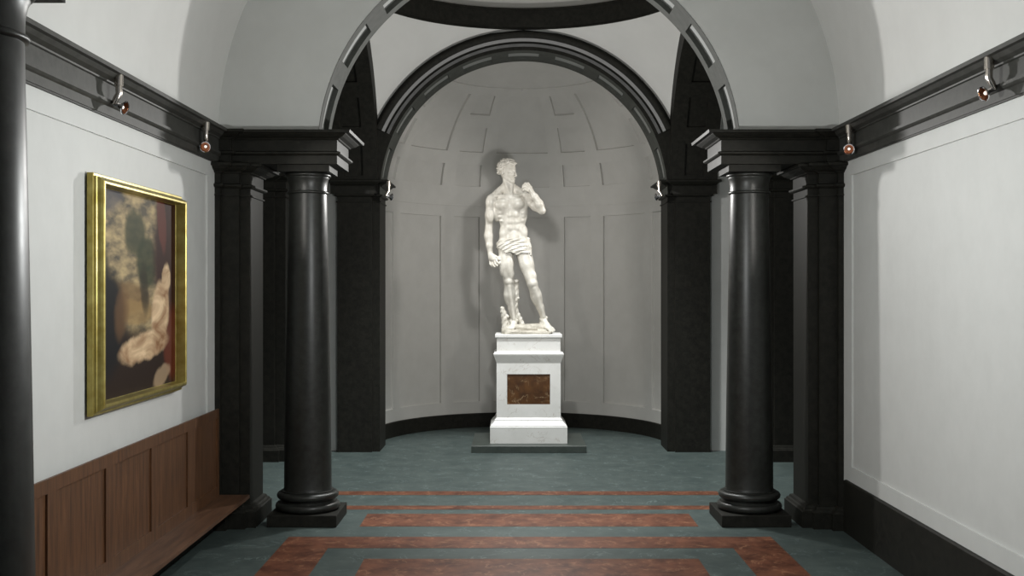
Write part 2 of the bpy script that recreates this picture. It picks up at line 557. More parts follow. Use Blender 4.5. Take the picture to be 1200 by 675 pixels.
# moulding at the foot of the half dome
mb = MB()
def band(mb, prof, t0=-PI / 2, t1=PI / 2, n=96):
    vs = []; fs = []; m = len(prof)
    for k in range(n + 1):
        u = t0 + (t1 - t0) * k / n
        for r, z in prof: vs.append((r * math.sin(u), YA + r * math.cos(u), z))
    for k in range(n):
        for i in range(m - 1): fs.append((k * m + i, k * m + i + 1, (k + 1) * m + i + 1, (k + 1) * m + i))
    mb.add(vs, fs)
band(mb, [(RA + .01, 4.44), (RA - .010, 4.442), (RA - .012, 4.462), (RA + .01, 4.466)])
tag(mb.build('trim_11', M['apse'], smooth=True, sharp=30), kind='structure')
mb = MB()
band(mb, [(RA + .02, 0), (RA - .035, 0), (RA - .035, .27), (RA - .025, .282), (RA + .02, .284)])
tag(mb.build('baseboard_apse', M['black'], smooth=True, sharp=30), kind='structure')

# ------------------------------------------------------------------ column
def entasis(z0, z1, r0, r1, n=16):
    out = []
    for k in range(n + 1):
        t = k / n
        out.append((r0 + (r1 - r0) * (t ** 1.35), z0 + (z1 - z0) * t))
    return out
def arc(cr, cz, rr, a0, a1, n=10):
    return [(cr + rr * math.cos(math.radians(a0 + (a1 - a0) * k / n)), cz + rr * math.sin(math.radians(a0 + (a1 - a0) * k / n))) for k in range(n + 1)]
def make_column(loc, label):
    root = empty('column', loc)
    tag(root, label, 'column', 'dark stone columns of the hall')
    p = MB(); p.box(-.407, .407, -.407, .407, 0, .14, bev=.006); p.build('plinth', M['black'], root)
    b = MB()
    prof = [(.30, .14)] + arc(.335, .19, .05, -88, 88) + [(.335, .243), (.322, .252), (.315, .262), (.322, .272), (.335, .276)] + arc(.325, .318, .042, -85, 85) + [(.312, .362), (.312, .375), (.296, .378)]
    b.lathe(prof, seg=80); b.build('base', M['polished'], root, smooth=True)
    s = MB(); s.lathe([(.292, .372), (.286, .40)] + entasis(.41, 3.93, .283, .226), seg=80)
    s.build('shaft', M['polished'], root, smooth=True)
    c = MB()
    prof = [(.226, 3.925), (.236, 3.928)] + arc(.234, 3.944, .016, -80, 80, 6) + [(.229, 3.962), (.228, 4.00), (.231, 4.05), (.243, 4.10), (.252, 4.118), (.252, 4.125)] + arc(.252, 4.15, .022, -80, 85, 6) + [(.22, 4.176)]
    c.lathe(prof, seg=80); c.build('capital', M['polished'], root, smooth=True)
    a = MB(); a.box(-.307, .307, -.307, .307, 4.174, 4.252); a.build('abacus', M['black'], root)
    return root
col0 = make_column((-2.66, 13.22, 0), 'polished black stone column just left of the opening to the niche')
def copy_tree(o, parent=None):
    c = o.copy(); COL.objects.link(c)
    c.parent = parent
    for ch in list(o.children): copy_tree(ch, c)
    return c
c1 = copy_tree(col0); c1.location = (2.66, 13.22, 0)
c1['label'] = 'polished black stone column just right of the opening to the niche'
c2 = copy_tree(col0); c2.location = (-2.66, 4.98, 0)
c2['label'] = 'nearest polished black column, cut by the left edge, in front of the bench'

# ------------------------------------------------------------------ piers with capitals and bases
CAPP = [(0, 3.87), (.018, 3.872), (.018, 3.89), (0, 3.892), (0, 3.965), (.03, 3.972), (.045, 3.985), (.045, 4.005), (.02, 4.012), (0.005, 4.02), (.005, 4.135), (.03, 4.14), (.035, 4.152),
        (.09, 4.175), (.12, 4.20), (.125, 4.205), (.165, 4.21), (.165, 4.238), (.15, 4.25)]
BASP = [(.09, 0), (.09, .185), (.075, .195), (.065, .215), (.045, .225), (.035, .25), (0, .262)]
def make_pier(name, poly, label, dz=0.0, base=True, group=None, cat='pilaster'):
    cx = sum(p[0] for p in poly) / len(poly); cy = sum(p[1] for p in poly) / len(poly)
    root = empty(name, (cx, cy, 0))
    lp = [(p[0] - cx, p[1] - cy) for p in poly]
    tag(root, label, cat, group)
    s = MB(); s.loft(lp, [(0, .25 if base else 0), (0, 3.88 + dz)]); s.build('shaft', M['black'], root)
    c = MB(); c.loft(lp, [(o, z + dz) for o, z in CAPP]); c.build('capital', M['black'], root)
    if base:
        b = MB(); b.loft(lp, BASP); b.build('base', M['black'], root)
    return root
def mirror(poly): return [(-x, y) for x, y in reversed(poly)]
near = [(3.28, 12.88), (3.39, 12.88), (3.39, 12.80), (3.59, 12.80), (3.59, 12.72), (3.72, 12.72), (3.72, 13.56), (3.28, 13.56)]
make_pier('stepped_pilaster', near, 'black stepped pilaster against the bare right wall, beside the right column', group='stepped pilasters at the hall walls')
make_pier('stepped_pilaster', mirror(near), 'black stepped pilaster at the far end of the wooden bench', group='stepped pilasters at the hall walls')
nich = [(2.459, 18.76), (2.585, 18.76), (2.585, 18.69), (3.18, 18.69), (3.18, 19.58), (2.459, 19.58)]
make_pier('niche_pilaster', nich, 'wide black pilaster framing the niche on the right side', .39, False, 'pilasters of the niche arch')
make_pier('niche_pilaster', mirror(nich), 'wide black pilaster framing the niche on the left side', .39, False, 'pilasters of the niche arch')
trn = [(3.87, 17.77), (4.04, 17.77), (4.04, 17.71), (4.75, 17.71), (4.75, 18.84), (3.87, 18.84)]
make_pier('transept_pilaster', trn, 'dark pilaster seen in the gap behind the right column', .39, True, 'pilasters of the side arms')
make_pier('transept_pilaster', mirror(trn), 'dark pilaster seen in the gap behind the left column', .39, True, 'pilasters of the side arms')

# entablature beams over column + pier
ENT = [(0, 4.252), (0, 4.258), (.0, 4.35), (.022, 4.355), (.04, 4.365), (.045, 4.372), (.045, 4.388), (.01, 4.40), (0, 4.405), (0, 4.53),
       (.02, 4.535), (.03, 4.548), (.075, 4.565), (.11, 4.59), (.12, 4.60), (.168, 4.60), (.176, 4.632), (.10, 4.64)]
def beam(y0, y1, side, label):
    poly = [(2.247, y0), (3.47, y0), (3.47, y0 - .06), (3.70, y0 - .06), (3.70, y1), (2.247, y1)]
    if side < 0: poly = mirror(poly)
    cx = side * 2.95; cy = (y0 + y1) / 2
    lp = [(x - cx, y - cy) for x, y in poly]
    root = empty('entablature', (cx, cy, 4.252))
    tag(root, label, 'entablature', 'dark beams over the columns')
    parts = [('architrave', ENT[:9]), ('frieze', ENT[8:11]), ('cornice', ENT[10:])]
    for n, pr in parts:
        m_ = MB(); m_.loft(lp, [(o, z - 4.252) for o, z in pr]); m_.build(n, M['black'], root)
beam(12.83, 13.72, -1, 'black moulded beam over the left column and left stepped pilaster')
beam(12.83, 13.72, 1, 'black moulded beam over the right column and right stepped pilaster')

# ------------------------------------------------------------------ bench
root = empty('wall_bench', (-3.60, 9.06, 0))
tag(root, 'long brown wooden bench with high panelled back along the left wall', 'bench')
mb = MB()
ys0, ys1 = 5.62, 12.53
rects = []
for k in range(6):
    e = 12.46 - 1.14 * k
    rects.append((e - .98, e, .54, 1.315))
def fb(u, z, d): return (.054 - d, u - 9.06, z)
mb.grid([ys0, ys1], [.392, 1.42], rects, fb, .016)
xb = .030
mb.add([(x, y, z) for z in (.392, 1.42) for (x, y) in ((xb, ys0 - 9.06), (.054, ys0 - 9.06), (.054, ys1 - 9.06), (xb, ys1 - 9.06))],
       [(0, 1, 5, 4), (2, 3, 7, 6), (3, 0, 4, 7), (4, 5, 6, 7), (3, 2, 1, 0)])
bt = MB(); bt.box(-.05, .031, ys0 - 8.96, ys1 - 9.16, .70, .78); bt.box(-.05, .031, ys0 - 8.96, ys1 - 9.16, .392, .45)
bt.build('wall_batten', M['wood'], root)
mb.build('back_panel', M['wood'], root)
mb = MB(); mb.box(.028, .385, ys0 - 9.06, 12.60 - 9.06, .386, .424)
mb.build('seat', M['woodseat'], root)

# ------------------------------------------------------------------ painting
def painting_mat():
    m, nt, b = new_mat('oil_paint')
    L = nt.links
    tc = N(nt, 'ShaderNodeTexCoord')
    sx = N(nt, 'ShaderNodeSeparateXYZ')
    dn = N(nt, 'ShaderNodeTexNoise'); dn.inputs['Scale'].default_value = 3.2; dn.inputs['Detail'].default_value = 8
    dn.inputs['Roughness'].default_value = .62
    L.new(tc.outputs['Object'], dn.inputs['Vector'])
    md = N(nt, 'ShaderNodeVectorMath', operation='MULTIPLY_ADD')
    md.inputs[1].default_value = (.14, .14, .14)
    L.new(dn.outputs['Color'], md.inputs[0]); L.new(tc.outputs['Object'], md.inputs[2])
    L.new(md.outputs[0], sx.inputs[0])     # object y: 0 .. 2.21 , z: 0 .. 1.82  (both shifted by the warp)
    def math_(op, a, b_=None, c=None):
        n = N(nt, 'ShaderNodeMath', operation=op)
        for i, q in enumerate((a, b_, c)):
            if q is None: continue
            if isinstance(q, (int, float)): n.inputs[i].default_value = q
            else: L.new(q, n.inputs[i])
        return n.outputs[0]
    U = math_('DIVIDE', math_('SUBTRACT', sx.outputs['Y'], .07), 2.21)
    V = math_('DIVIDE', math_('SUBTRACT', sx.outputs['Z'], .07), 1.82)
    def ell(cu, cv, ru, rv, ang=0, soft=.42):
        du = math_('SUBTRACT', U, cu); dv = math_('SUBTRACT', V, cv)
        c, s = math.cos(ang), math.sin(ang)
        a = math_('ADD', math_('MULTIPLY', du, c), math_('MULTIPLY', dv, s))
        e = math_('SUBTRACT', math_('MULTIPLY', dv, c), math_('MULTIPLY', du, s))
        d = math_('ADD', math_('POWER', math_('ABSOLUTE', math_('DIVIDE', a, ru)), 2.0), math_('POWER', math_('ABSOLUTE', math_('DIVIDE', e, rv)), 2.0))
        mr = N(nt, 'ShaderNodeMapRange'); mr.interpolation_type = 'SMOOTHSTEP'
        mr.inputs['From Min'].default_value = 1 - soft; mr.inputs['From Max'].default_value = 1 + soft
        mr.inputs['To Min'].default_value = 1; mr.inputs['To Max'].default_value = 0
        L.new(d, mr.inputs['Value']); return mr.outputs[0]
    n2 = N(nt, 'ShaderNodeTexNoise'); n2.inputs['Scale'].default_value = 5; n2.inputs['Detail'].default_value = 7
    mp2 = N(nt, 'ShaderNodeMapping'); mp2.inputs['Scale'].default_value = (1, .7, 2.2)
    L.new(tc.outputs['Object'], mp2.inputs['Vector']); L.new(mp2.outputs[0], n2.inputs['Vector'])
    sky = N(nt, 'ShaderNodeValToRGB')
    e = sky.color_ramp.elements
    e[0].position = .35; e[0].color = (.10, .085, .06, 1); e[1].position = .68; e[1].color = (.50, .38, .20, 1)
    L.new(n2.outputs['Fac'], sky.inputs['Fac'])
    cur = sky.outputs['Color']
    def over(mask, col, f=1.0):
        nonlocal cur
        mx = N(nt, 'ShaderNodeMixRGB')
        L.new(math_('MULTIPLY', mask, f), mx.inputs['Fac']); L.new(cur, mx.inputs['Color1'])
        if isinstance(col, tuple): mx.inputs['Color2'].default_value = (*col, 1)
        else: L.new(col, mx.inputs['Color2'])
        cur = mx.outputs['Color']
    over(ell(.10, .98, .22, .10), (.07, .07, .085), .8)
    over(ell(.28, .47, .34, .09), (.20, .12, .05), .8)         # brown hills
    over(ell(.45, .40, .25, .06), (.34, .22, .09), .7)
    over(ell(.05, .62, .12, .12), (.035, .035, .02), .8)
    over(ell(.46, .80, .13, .11), (.05, .055, .028), .92)      # tree crown
    over(ell(.60, .66, .13, .13), (.035, .045, .022), .92)
    over(ell(.57, .52, .05, .12, .15, .8), (.03, .025, .015), .8)
    over(ell(.93, .72, .24, .42), (.035, .012, .009))          # dark hanging curtain
    over(ell(.80, .88, .06, .16, .2), (.12, .03, .02), .8)
    over(ell(.35, .10, .80, .22), (.022, .012, .008))          # dark ground
    over(ell(.12, .36, .22, .26), (.008, .008, .009))          # shaded rock
    over(ell(.95, .22, .12, .20), (.12, .025, .012), .9)
    over(ell(.30, .40, .07, .12, -.2, .8), (.17, .09, .04), .6)
    fl = N(nt, 'ShaderNodeValToRGB')
    e = fl.color_ramp.elements
    e[0].position = .3; e[0].color = (.26, .13, .06, 1); e[1].position = .65; e[1].color = (.78, .58, .36, 1)
    n3 = N(nt, 'ShaderNodeTexNoise'); n3.inputs['Scale'].default_value = 2.6; n3.inputs['Detail'].default_value = 3; n3.inputs['Distortion'].default_value = .8
    mp3 = N(nt, 'ShaderNodeMapping'); mp3.inputs['Scale'].default_value = (1, .9, 2.0); mp3.inputs['Rotation'].default_value = (.5, 0, 0)
    L.new(tc.outputs['Object'], mp3.inputs['Vector']); L.new(mp3.outputs[0], n3.inputs['Vector'])
    L.new(n3.outputs['Fac'], fl.inputs['Fac'])
    over(ell(.58, .225, .30, .075, .10, .35), fl.outputs['Color'])     # heap of pale cloth
    over(ell(.78, .40, .12, .17, -.25, .35), fl.outputs['Color'])
    over(ell(.86, .57, .055, .09, 0, .35), fl.outputs['Color'], .9)
    over(ell(.80, .05, .12, .05, .3), (.42, .30, .19), .7)
    L.new(cur, b.inputs['Base Color'])
    b.inputs['Roughness'].default_value = .6
    b.inputs['Specular IOR Level'].default_value = .12
    return m
root = empty('framed_painting', (-WX, 8.9, 1.755))
tag(root, 'large gold-framed dark oil painting with a tree and pale cloth, hung on the left wall', 'painting')
W_, H_ = 2.39, 1.985
fr = MB()
prof = [(0, .0), (0, .045), (.006, .052), (.022, .052), (.026, .066), (.034, .072), (.044, .098), (.056, .116), (.066, .122), (.082, .122), (.088, .114), (.092, .018), (.10, .01)]
rows = []
for ins, pr in prof:
    rows.append([(pr, ins, ins), (pr, W_ - ins, ins), (pr, W_ - ins, H_ - ins), (pr, ins, H_ - ins)])
vs = [p for r in rows for p in r]; fs = []
for k in range(len(rows) - 1):
    for i in range(4):
        j = (i + 1) % 4
        fs.append((k * 4 + i, k * 4 + j, (k + 1) * 4 + j, (k + 1) * 4 + i))
fr.add(vs, fs)
fr.build('frame', M['gold'], root)
cv = MB()
cv.box(.004, .014, 0, W_ - .18, 0, H_ - .18)
o = cv.build('canvas', painting_mat(), root); o.location = (0, .09, .09)

# ------------------------------------------------------------------ track spotlights
def make_spot(loc, aim, label):
    root = empty('spotlight', loc)
    tag(root, label, 'spotlight', 'small metal spotlights on the cornices')
    aim = Vector(aim).normalized()
    back = Vector((-aim.x, -aim.y, 0)).normalized()
    m_ = MB(); m_.lathe([(.030, .0), (.037, 0), (.037, -.094), (.031, -.096), (.0, -.096)], seg=28); m_.build('mount', M['nickel'], root, smooth=True)
    p1 = Vector((0, 0, -.096)); p2 = Vector((0, 0, -.165)); p3 = p2 + back * .05 + Vector((0, 0, -.085))
    m_ = MB(); m_.tube([p1, p1 + Vector((0, 0, -.03)), p2, p2 + (p3 - p2) * .5, p3], [.028, .028, .027, .027, .023], seg=18)
    m_.build('arm', M['nickel'], root, smooth=True)
    rot = Vector((0, 0, 1)).rotation_difference(aim).to_matrix()
    h = MB()
    h.lathe([(.0, 0), (.015, .0), (.017, .02), (.02, .05), (.033, .078), (.050, .099), (.060, .105), (.060, .114), (.053, .116), (.045, .105), (.029, .080), (.015, .062), (0, .06)], c=p3, seg=32, mat=rot)
    hd = h.build('lamp_head', M['chrome'], root, smooth=True)
    r = MB(); r.lathe([(.050, .110), (.044, .103), (.028, .080), (.013, .066)], c=p3 + aim * .002, seg=28, mat=rot, caps=False)
    r.build('reflector', M['copper'], hd, smooth=True)
    b = MB(); b.lathe([(0, .075), (.013, .078), (.016, .086), (.013, .096), (0, .101)], c=p3, seg=20, mat=rot)
    b.build('bulb', M['bulb'], hd, smooth=True)
    return root, p3 + aim * .13
spots = [((-3.52, 9.26, 4.602), (.92, -.12, -.30), 'silver spotlight hanging from the left wall cornice above the painting'),
         ((-3.52, 11.90, 4.602), (.12, -.95, -.25), 'silver spotlight near the left stepped pilaster, facing the viewer'),
         ((3.52, 8.55, 4.602), (-.90, -.20, -.38), 'silver spotlight highest on the right wall cornice'),
         ((3.52, 12.10, 4.602), (-.30, -.92, -.25), 'silver spotlight near the right stepped pilaster, facing the viewer'),
         ((-2.28, 18.47, 4.60), (.85, .45, -.15), 'small spotlight on the left niche capital, aimed at the statue'),
         ((2.28, 18.47, 4.60), (-.85, .45, -.15), 'small spotlight on the right niche capital, aimed at the statue')]
tips = []
for l, a, t in spots:
    r, tip = make_spot(l, a, t); tips.append(Vector(l) + tip)

# ------------------------------------------------------------------ pedestal
sl = MB(); sl.box(-.89, 1.065, 18.59, 20.28, 0, .12, bev=.004)
tag(sl.build('floor_slab', M['slab']), 'low dark green stone slab under the white pedestal', 'slab')
PCX, PCY = .088, 19.44
root = empty('pedestal', (PCX, PCY, .12))
tag(root, 'white veined marble pedestal with a brown panel, carrying the statue', 'pedestal')
hw = .556; yd = .43
sq = [(-hw, -yd), (hw, -yd), (hw, yd), (-hw, yd)]
def pz(z): return z - .12
b = MB(); b.loft(sq, [(.11, 0), (.11, pz(.402)), (.105, pz(.408))]); b.build('plinth_block', M['white'], root)
b = MB(); b.loft(sq, [(.095, pz(.408)), (.095, pz(.425)), (.075, pz(.45)), (.045, pz(.48)), (.032, pz(.50)), (.032, pz(.515)), (.012, pz(.535)), (0, pz(.556))]); b.build('base_moulding', M['white'], root)
b = MB()
def fp(u, z, d): return (u, -yd + d, z)
b.grid([-hw, hw], [pz(.556), pz(1.492)], [(-.373, .373, pz(.781), pz(1.306))], fp, .028)
b.add([(-hw, -yd, pz(.556)), (hw, -yd, pz(.556)), (hw, yd, pz(.556)), (-hw, yd, pz(.556)), (-hw, -yd, pz(1.492)), (hw, -yd, pz(1.492)), (hw, yd, pz(1.492)), (-hw, yd, pz(1.492))],
      [(1, 2, 6, 5), (2, 3, 7, 6), (3, 0, 4, 7)])
b.build('shaft', M['white'], root)
b = MB(); b.box(-.372, .372, -yd + .016, -yd + .0275, pz(.783), pz(1.304)); tag(b.build('marble_panel', M['brown'], root), 'brown marble panel')
b = MB(); b.loft(sq, [(0, pz(1.492)), (.0, pz(1.497)), (.05, pz(1.64)), (.052, pz(1.664)), (.03, pz(1.69)), (.0, pz(1.70))]); b.build('cornice', M['white'], root)
b = MB(); b.loft(sq, [(-.004, pz(1.70)), (-.004, pz(1.94))]); b.build('upper_block', M['white'], root)
b = MB(); b.loft(sq, [(0, pz(1.94)), (.024, pz(1.945)), (.024, pz(1.99)), (.02, pz(1.995))]); b.build('cap', M['white'], root)

# ------------------------------------------------------------------ statue (signed distance modelling, one continuous body)
S = .01513
def PT(px, d, py): return np.array((px, d, py), float)   # design units; x right, d depth (+ away), py down
class Field:
    def __init__(s, lo, hi, res):
        s.lo = np.array(lo, float); s.res = res
        s.n = np.ceil((np.array(hi) - s.lo) / res).astype(int) + 1
        s.g = np.full(s.n, 40.0, np.float32)
    def box(s, lo, hi):
        a = np.clip(np.floor((lo - s.lo) / s.res).astype(int), 0, s.n - 1)
        b = np.clip(np.ceil((hi - s.lo) / s.res).astype(int) + 1, 1, s.n)
        sl = tuple(slice(a[i], b[i]) for i in range(3))
        ax = [s.lo[i] + s.res * np.arange(a[i], b[i]) for i in range(3)]
        return sl, np.meshgrid(*ax, indexing='ij')
    def blend(s, sl, d, k):
        g = s.g[sl]
        h = np.clip(.5 + .5 * (g - d) / k, 0, 1)
        s.g[sl] = (g * (1 - h) + d * h - k * h * (1 - h)).astype(np.float32)
    def cone(s, a, b, ra, rb, k=2.0):
        a = np.array(a, float); b = np.array(b, float)
        R = max(ra, rb) + 3 * k + 2
        sl, (X, Y, Z) = s.box(np.minimum(a, b) - R, np.maximum(a, b) + R)
        ab = b - a
        t = np.clip(((X - a[0]) * ab[0] + (Y - a[1]) * ab[1] + (Z - a[2]) * ab[2]) / max(1e-9, ab @ ab), 0, 1)
        d = np.sqrt((X - a[0] - t * ab[0]) ** 2 + (Y - a[1] - t * ab[1]) ** 2 + (Z - a[2] - t * ab[2]) ** 2) - (ra + (rb - ra) * t)
        s.blend(sl, d, k)
    def chain(s, pts, rs, k=2.0):
        for i in range(len(pts) - 1): s.cone(pts[i], pts[i + 1], rs[i], rs[i + 1], k)
    def ell(s, c, r, k=2.0, M3=None, sub=False):
        c = np.array(c, float); r = np.array(r, float)
        R = r.max() + 3 * k + 2
        sl, (X, Y, Z) = s.box(c - R, c + R)
        x, y, z = X - c[0], Y - c[1], Z - c[2]
        if M3 is not None:
            x, y, z = [M3[i][0] * x + M3[i][1] * y + M3[i][2] * z for i in range(3)]
        q = np.sqrt((x / r[0]) ** 2 + (y / r[1]) ** 2 + (z / r[2]) ** 2) + 1e-6
        q2 = np.sqrt((x / r[0] ** 2) ** 2 + (y / r[1] ** 2) ** 2 + (z / r[2] ** 2) ** 2) + 1e-6
        d = q * (q - 1) / q2
        if sub:
            g = s.g[sl]; h = np.clip(.5 - .5 * (g + d) / k, 0, 1)
            s.g[sl] = (g * (1 - h) - d * h + k * h * (1 - h)).astype(np.float32)
        else: s.blend(sl, d, k)
    def mesh(s):
        g = s.g; n = g.shape
        neg = g < 0
        c = np.zeros((n[0] - 1, n[1] - 1, n[2] - 1), np.int32)
        for dx in (0, 1):
            for dy in (0, 1):
                for dz in (0, 1):
                    c += neg[dx:n[0] - 1 + dx, dy:n[1] - 1 + dy, dz:n[2] - 1 + dz]
        act = (c > 0) & (c < 8)
        idx = np.full(act.shape, -1, np.int64)
        cells = np.argwhere(act); idx[act] = np.arange(len(cells))
        acc = np.zeros((len(cells), 3)); cnt = np.zeros(len(cells))
        offs = [(a, b, cc) for a in (0, 1) for b in (0, 1) for cc in (0, 1)]
        for o0 in offs:
            for axis in range(3):
                if o0[axis] == 1: continue
                o1 = list(o0); o1[axis] = 1; o1 = tuple(o1)
                a = g[cells[:, 0] + o0[0], cells[:, 1] + o0[1], cells[:, 2] + o0[2]]
                b = g[cells[:, 0] + o1[0], cells[:, 1] + o1[1], cells[:, 2] + o1[2]]
                m = (a < 0) != (b < 0)
                t = np.where(m, a / np.where(m, a - b, 1), 0)
                p = np.tile(np.array(o0, float), (len(cells), 1)); p[:, axis] += t
                acc[m] += p[m]; cnt[m] += 1
        pos = cells + acc / np.maximum(cnt, 1)[:, None]
        faces = []
        for axis in range(3):
            o1, o2 = [(1, 2), (2, 0), (0, 1)][axis]
            sl0 = [slice(None)] * 3; sl1 = [slice(None)] * 3
            sl0[axis] = slice(0, -1); sl1[axis] = slice(1, None)
            a = neg[tuple(sl0)]; b = neg[tuple(sl1)]
            e = np.argwhere(a != b)
            e = e[(e[:, o1] > 0) & (e[:, o2] > 0) & (e[:, o1] < n[o1] - 1) & (e[:, o2] < n[o2] - 1)]
            flip = a[e[:, 0], e[:, 1], e[:, 2]]
            def cc(d1, d2):
                q = e.copy(); q[:, o1] += d1; q[:, o2] += d2
                return idx[q[:, 0], q[:, 1], q[:, 2]]
            q = np.stack([cc(-1, -1), cc(0, -1), cc(0, 0), cc(-1, 0)], 1)
            q[~flip] = q[~flip][:, ::-1]
            faces.append(q)
        faces = np.concatenate(faces)
        faces = faces[(faces >= 0).all(1)]
        return s.lo + pos * s.res, faces
def field_obj(F, name, mat, parent, jitter=0):
    P, Q = F.mesh()
    V = np.empty_like(P)
    V[:, 0] = (P[:, 0] - 619.0) * S; V[:, 1] = P[:, 1] * S; V[:, 2] = (390.7 - P[:, 2]) * S
    Q = Q[:, ::-1]
    me = bpy.data.meshes.new(name)
    me.from_pydata(V.tolist(), [], Q.tolist()); me.materials.append(mat)
    me.polygons.foreach_set('use_smooth', [True] * len(me.polygons)); me.update()
    bm = bmesh.new(); bm.from_mesh(me); bmesh.ops.recalc_face_normals(bm, faces=bm.faces); bm.to_mesh(me); bm.free()
    o = bpy.data.objects.new(name, me); COL.objects.link(o); o.parent = parent
    return o

def build_body(F):
    # torso
    F.ell((597, 0.5, 241), (17.5, 9.5, 15), 3)
    F.ell((600.5, 0.5, 259), (15.2, 8.2, 15), 3)
    F.ell((601.5, 0.5, 272), (15.2, 8.3, 12), 3)
    F.ell((602, 1, 284), (17.5, 9.5, 12), 3)
    F.ell((588.5, -6.5, 240), (8.6, 4.3, 6.8), 1.6); F.ell((606, -6.5, 239), (8.6, 4.3, 6.8), 1.6)
    F.ell((582, 1, 247), (5, 6, 13), 3); F.ell((614, 1, 247), (4.5, 6, 13), 3)
    for (yy, rr) in ((252.5, 3.6), (260, 3.7), (267.5, 3.7)):
        F.ell((597.6 + (yy - 252) * .05, -7.4, yy), (3.4, 1.9, rr), 1.5); F.ell((604.7 + (yy - 252) * .05, -7.2, yy), (3.4, 1.9, rr), 1.5)
    F.ell((602.5, -6.5, 279), (7.5, 3, 7.5), 2)
    F.ell((588.6, -1.5, 274), (3.4, 5, 7), 3.5); F.ell((615.2, -1.5, 272.5), (3.2, 5, 7), 3.5)
    for i in range(3):   # ribs / serratus
        F.ell((585.4 + i * .8, -4.9, 250 + i * 4.6), (2.8, 1.8, 1.6), 1.8); F.ell((613.0 - i * .4, -4.9, 249.5 + i * 4.6), (2.6, 1.8, 1.6), 1.8)
    F.ell((591.5, 7, 291), (9, 6.5, 9), 3); F.ell((612, 7, 290), (9, 6.5, 9), 3)
    F.ell((603.2, -9.6, 269), (.8, 1.2, 1.1), .8, sub=True)
    # collar bones, neck
    F.cone((597.0, -6.0, 230), (582, -2.0, 229.5), 1.2, 1.3, 3.0); F.cone((600.5, -6.0, 230), (614, -2.0, 228.5), 1.2, 1.3, 3.0)
    F.cone((594.5, 1.5, 206), (597, 1.5, 227), 5.7, 6.4, 2)
    F.cone((591, -2, 209), (597.6, -5.6, 228), 2.0, 1.3, 2.2)
    F.cone((600.5, -2.6, 212), (599.6, -5.6, 228), 1.5, 1.2, 2.0)
    F.cone((592, 4, 217), (578.5, 2.5, 230), 4, 4.5, 3); F.cone((599, 4, 217), (615, 2.5, 228.5), 4, 4.5, 3)
    # hanging arm
    F.ell((575.3, 0, 236.5), (5.9, 6.8, 8.8), 2.5)
    F.chain([(575.3, 0, 236), (573.6, 1.5, 252), (573, 2, 267)], [5.4, 5.0, 4.1], 2)
    F.ell((574.3, -2.6, 253), (4.3, 3.8, 8.5), 1.8); F.ell((572.5, 4.2, 251), (4, 3.4, 9), 1.8)
    F.chain([(573, 2, 266), (572.6, -.5, 277), (573.6, -3, 288), (574.6, -4.2, 297)], [4.2, 4.9, 3.8, 2.9], 1.8)
    F.ell((571, .5, 275), (3.3, 3.6, 7.5), 1.5)
    F.cone((575, -4.4, 298.5), (578.2, -6, 304.2), 3.1, 3.5, 1.6)
    F.ell((576.6, -5.4, 301.8), (4.6, 2.9, 4.8), 1.4)
    fing = [((574.4, -5.0, 305.0), (574.8, -6.2, 309.8), (577.2, -7.6, 312.3), (579.0, -7.4, 311.2)),
            ((576.8, -6.6, 305.8), (577.6, -8.2, 310.6), (579.8, -9.2, 312.8), (581.3, -8.4, 311.4)),
            ((579.3, -7.6, 305.6), (580.6, -9.4, 309.8), (582.5, -9.8, 311.6), (583.6, -8.8, 310.2)),
            ((581.2, -8.0, 304.2), (582.9, -9.8, 307.6), (584.4, -9.9, 309.2), (585.1, -9.0, 308.0))]
    for q in fing: F.chain(q, [1.45, 1.35, 1.2, 1.05], .45)
    F.chain([(578.6, -5.0, 299.5), (582.6, -7.0, 301.8), (585.0, -8.4, 304.4)], [1.9, 1.5, 1.2], .7)
    # raised arm
    F.ell((618.8, -.5, 234), (5.4, 6.6, 8), 2.5)
    F.chain([(619, -1, 235), (627, -7, 242.5), (634.3, -12, 247.8)], [5.4, 5.0, 4.3], 2)
    F.ell((626.5, -9, 240.5), (5.2, 4, 4.2), 1.8)
    F.chain([(634.6, -12, 247.5), (631.5, -14, 240), (626.5, -14.5, 232), (622.6, -14, 226)], [4.5, 4.9, 3.9, 2.9], 1.6)
    F.cone((621.8, -14, 224.6), (618.3, -13.4, 220.2), 3.0, 3.4, 1.4)
    F.ell((620, -13.6, 222.2), (3.9, 3.0, 4.2), 1.2)
    fing2 = [((620.8, -14.6, 219.8), (618.8, -15.4, 216.6), (615.2, -14.6, 216.4), (613.4, -13.2, 218.0)),
             ((619.2, -15.8, 221.0), (616.6, -17.0, 218.4), (613.4, -16.2, 218.6), (612.2, -14.6, 220.4)),
             ((618.0, -16.4, 222.8), (615.2, -17.6, 220.8), (612.6, -16.6, 221.4), (611.8, -14.8, 223.0)),
             ((617.8, -16.4, 225.0), (615.2, -17.4, 223.6), (613.2, -16.4, 224.2), (612.6, -14.8, 225.4))]
    for q in fing2: F.chain(q, [1.45, 1.35, 1.2, 1.05], .45)
    F.chain([(620.6, -12.0, 223.8), (617.2, -11.2, 220.6), (614.6, -11.4, 218.6)], [1.8, 1.4, 1.2], .7)
    # standing leg (left of picture)
    F.chain([(592.3, 0, 288), (594, -.5, 309), (596, -.5, 328)], [9.6, 8.2, 6.2], 2.5)
    F.ell((589.6, -4.5, 308), (5.6, 5.2, 16), 2.2); F.ell((597, -5, 312), (4.9, 4.8, 13), 2); F.ell((594.5, 5, 305), (6, 4.5, 14), 2.5)
    F.ell((592.8, -4.4, 321), (3.2, 2.8, 5.2), 2); F.ell((599.4, -4.3, 321.5), (3.2, 2.8, 5.4), 2)
    F.ell((596.4, -4.2, 330.5), (3.4, 3.0, 4.0), 2.2)
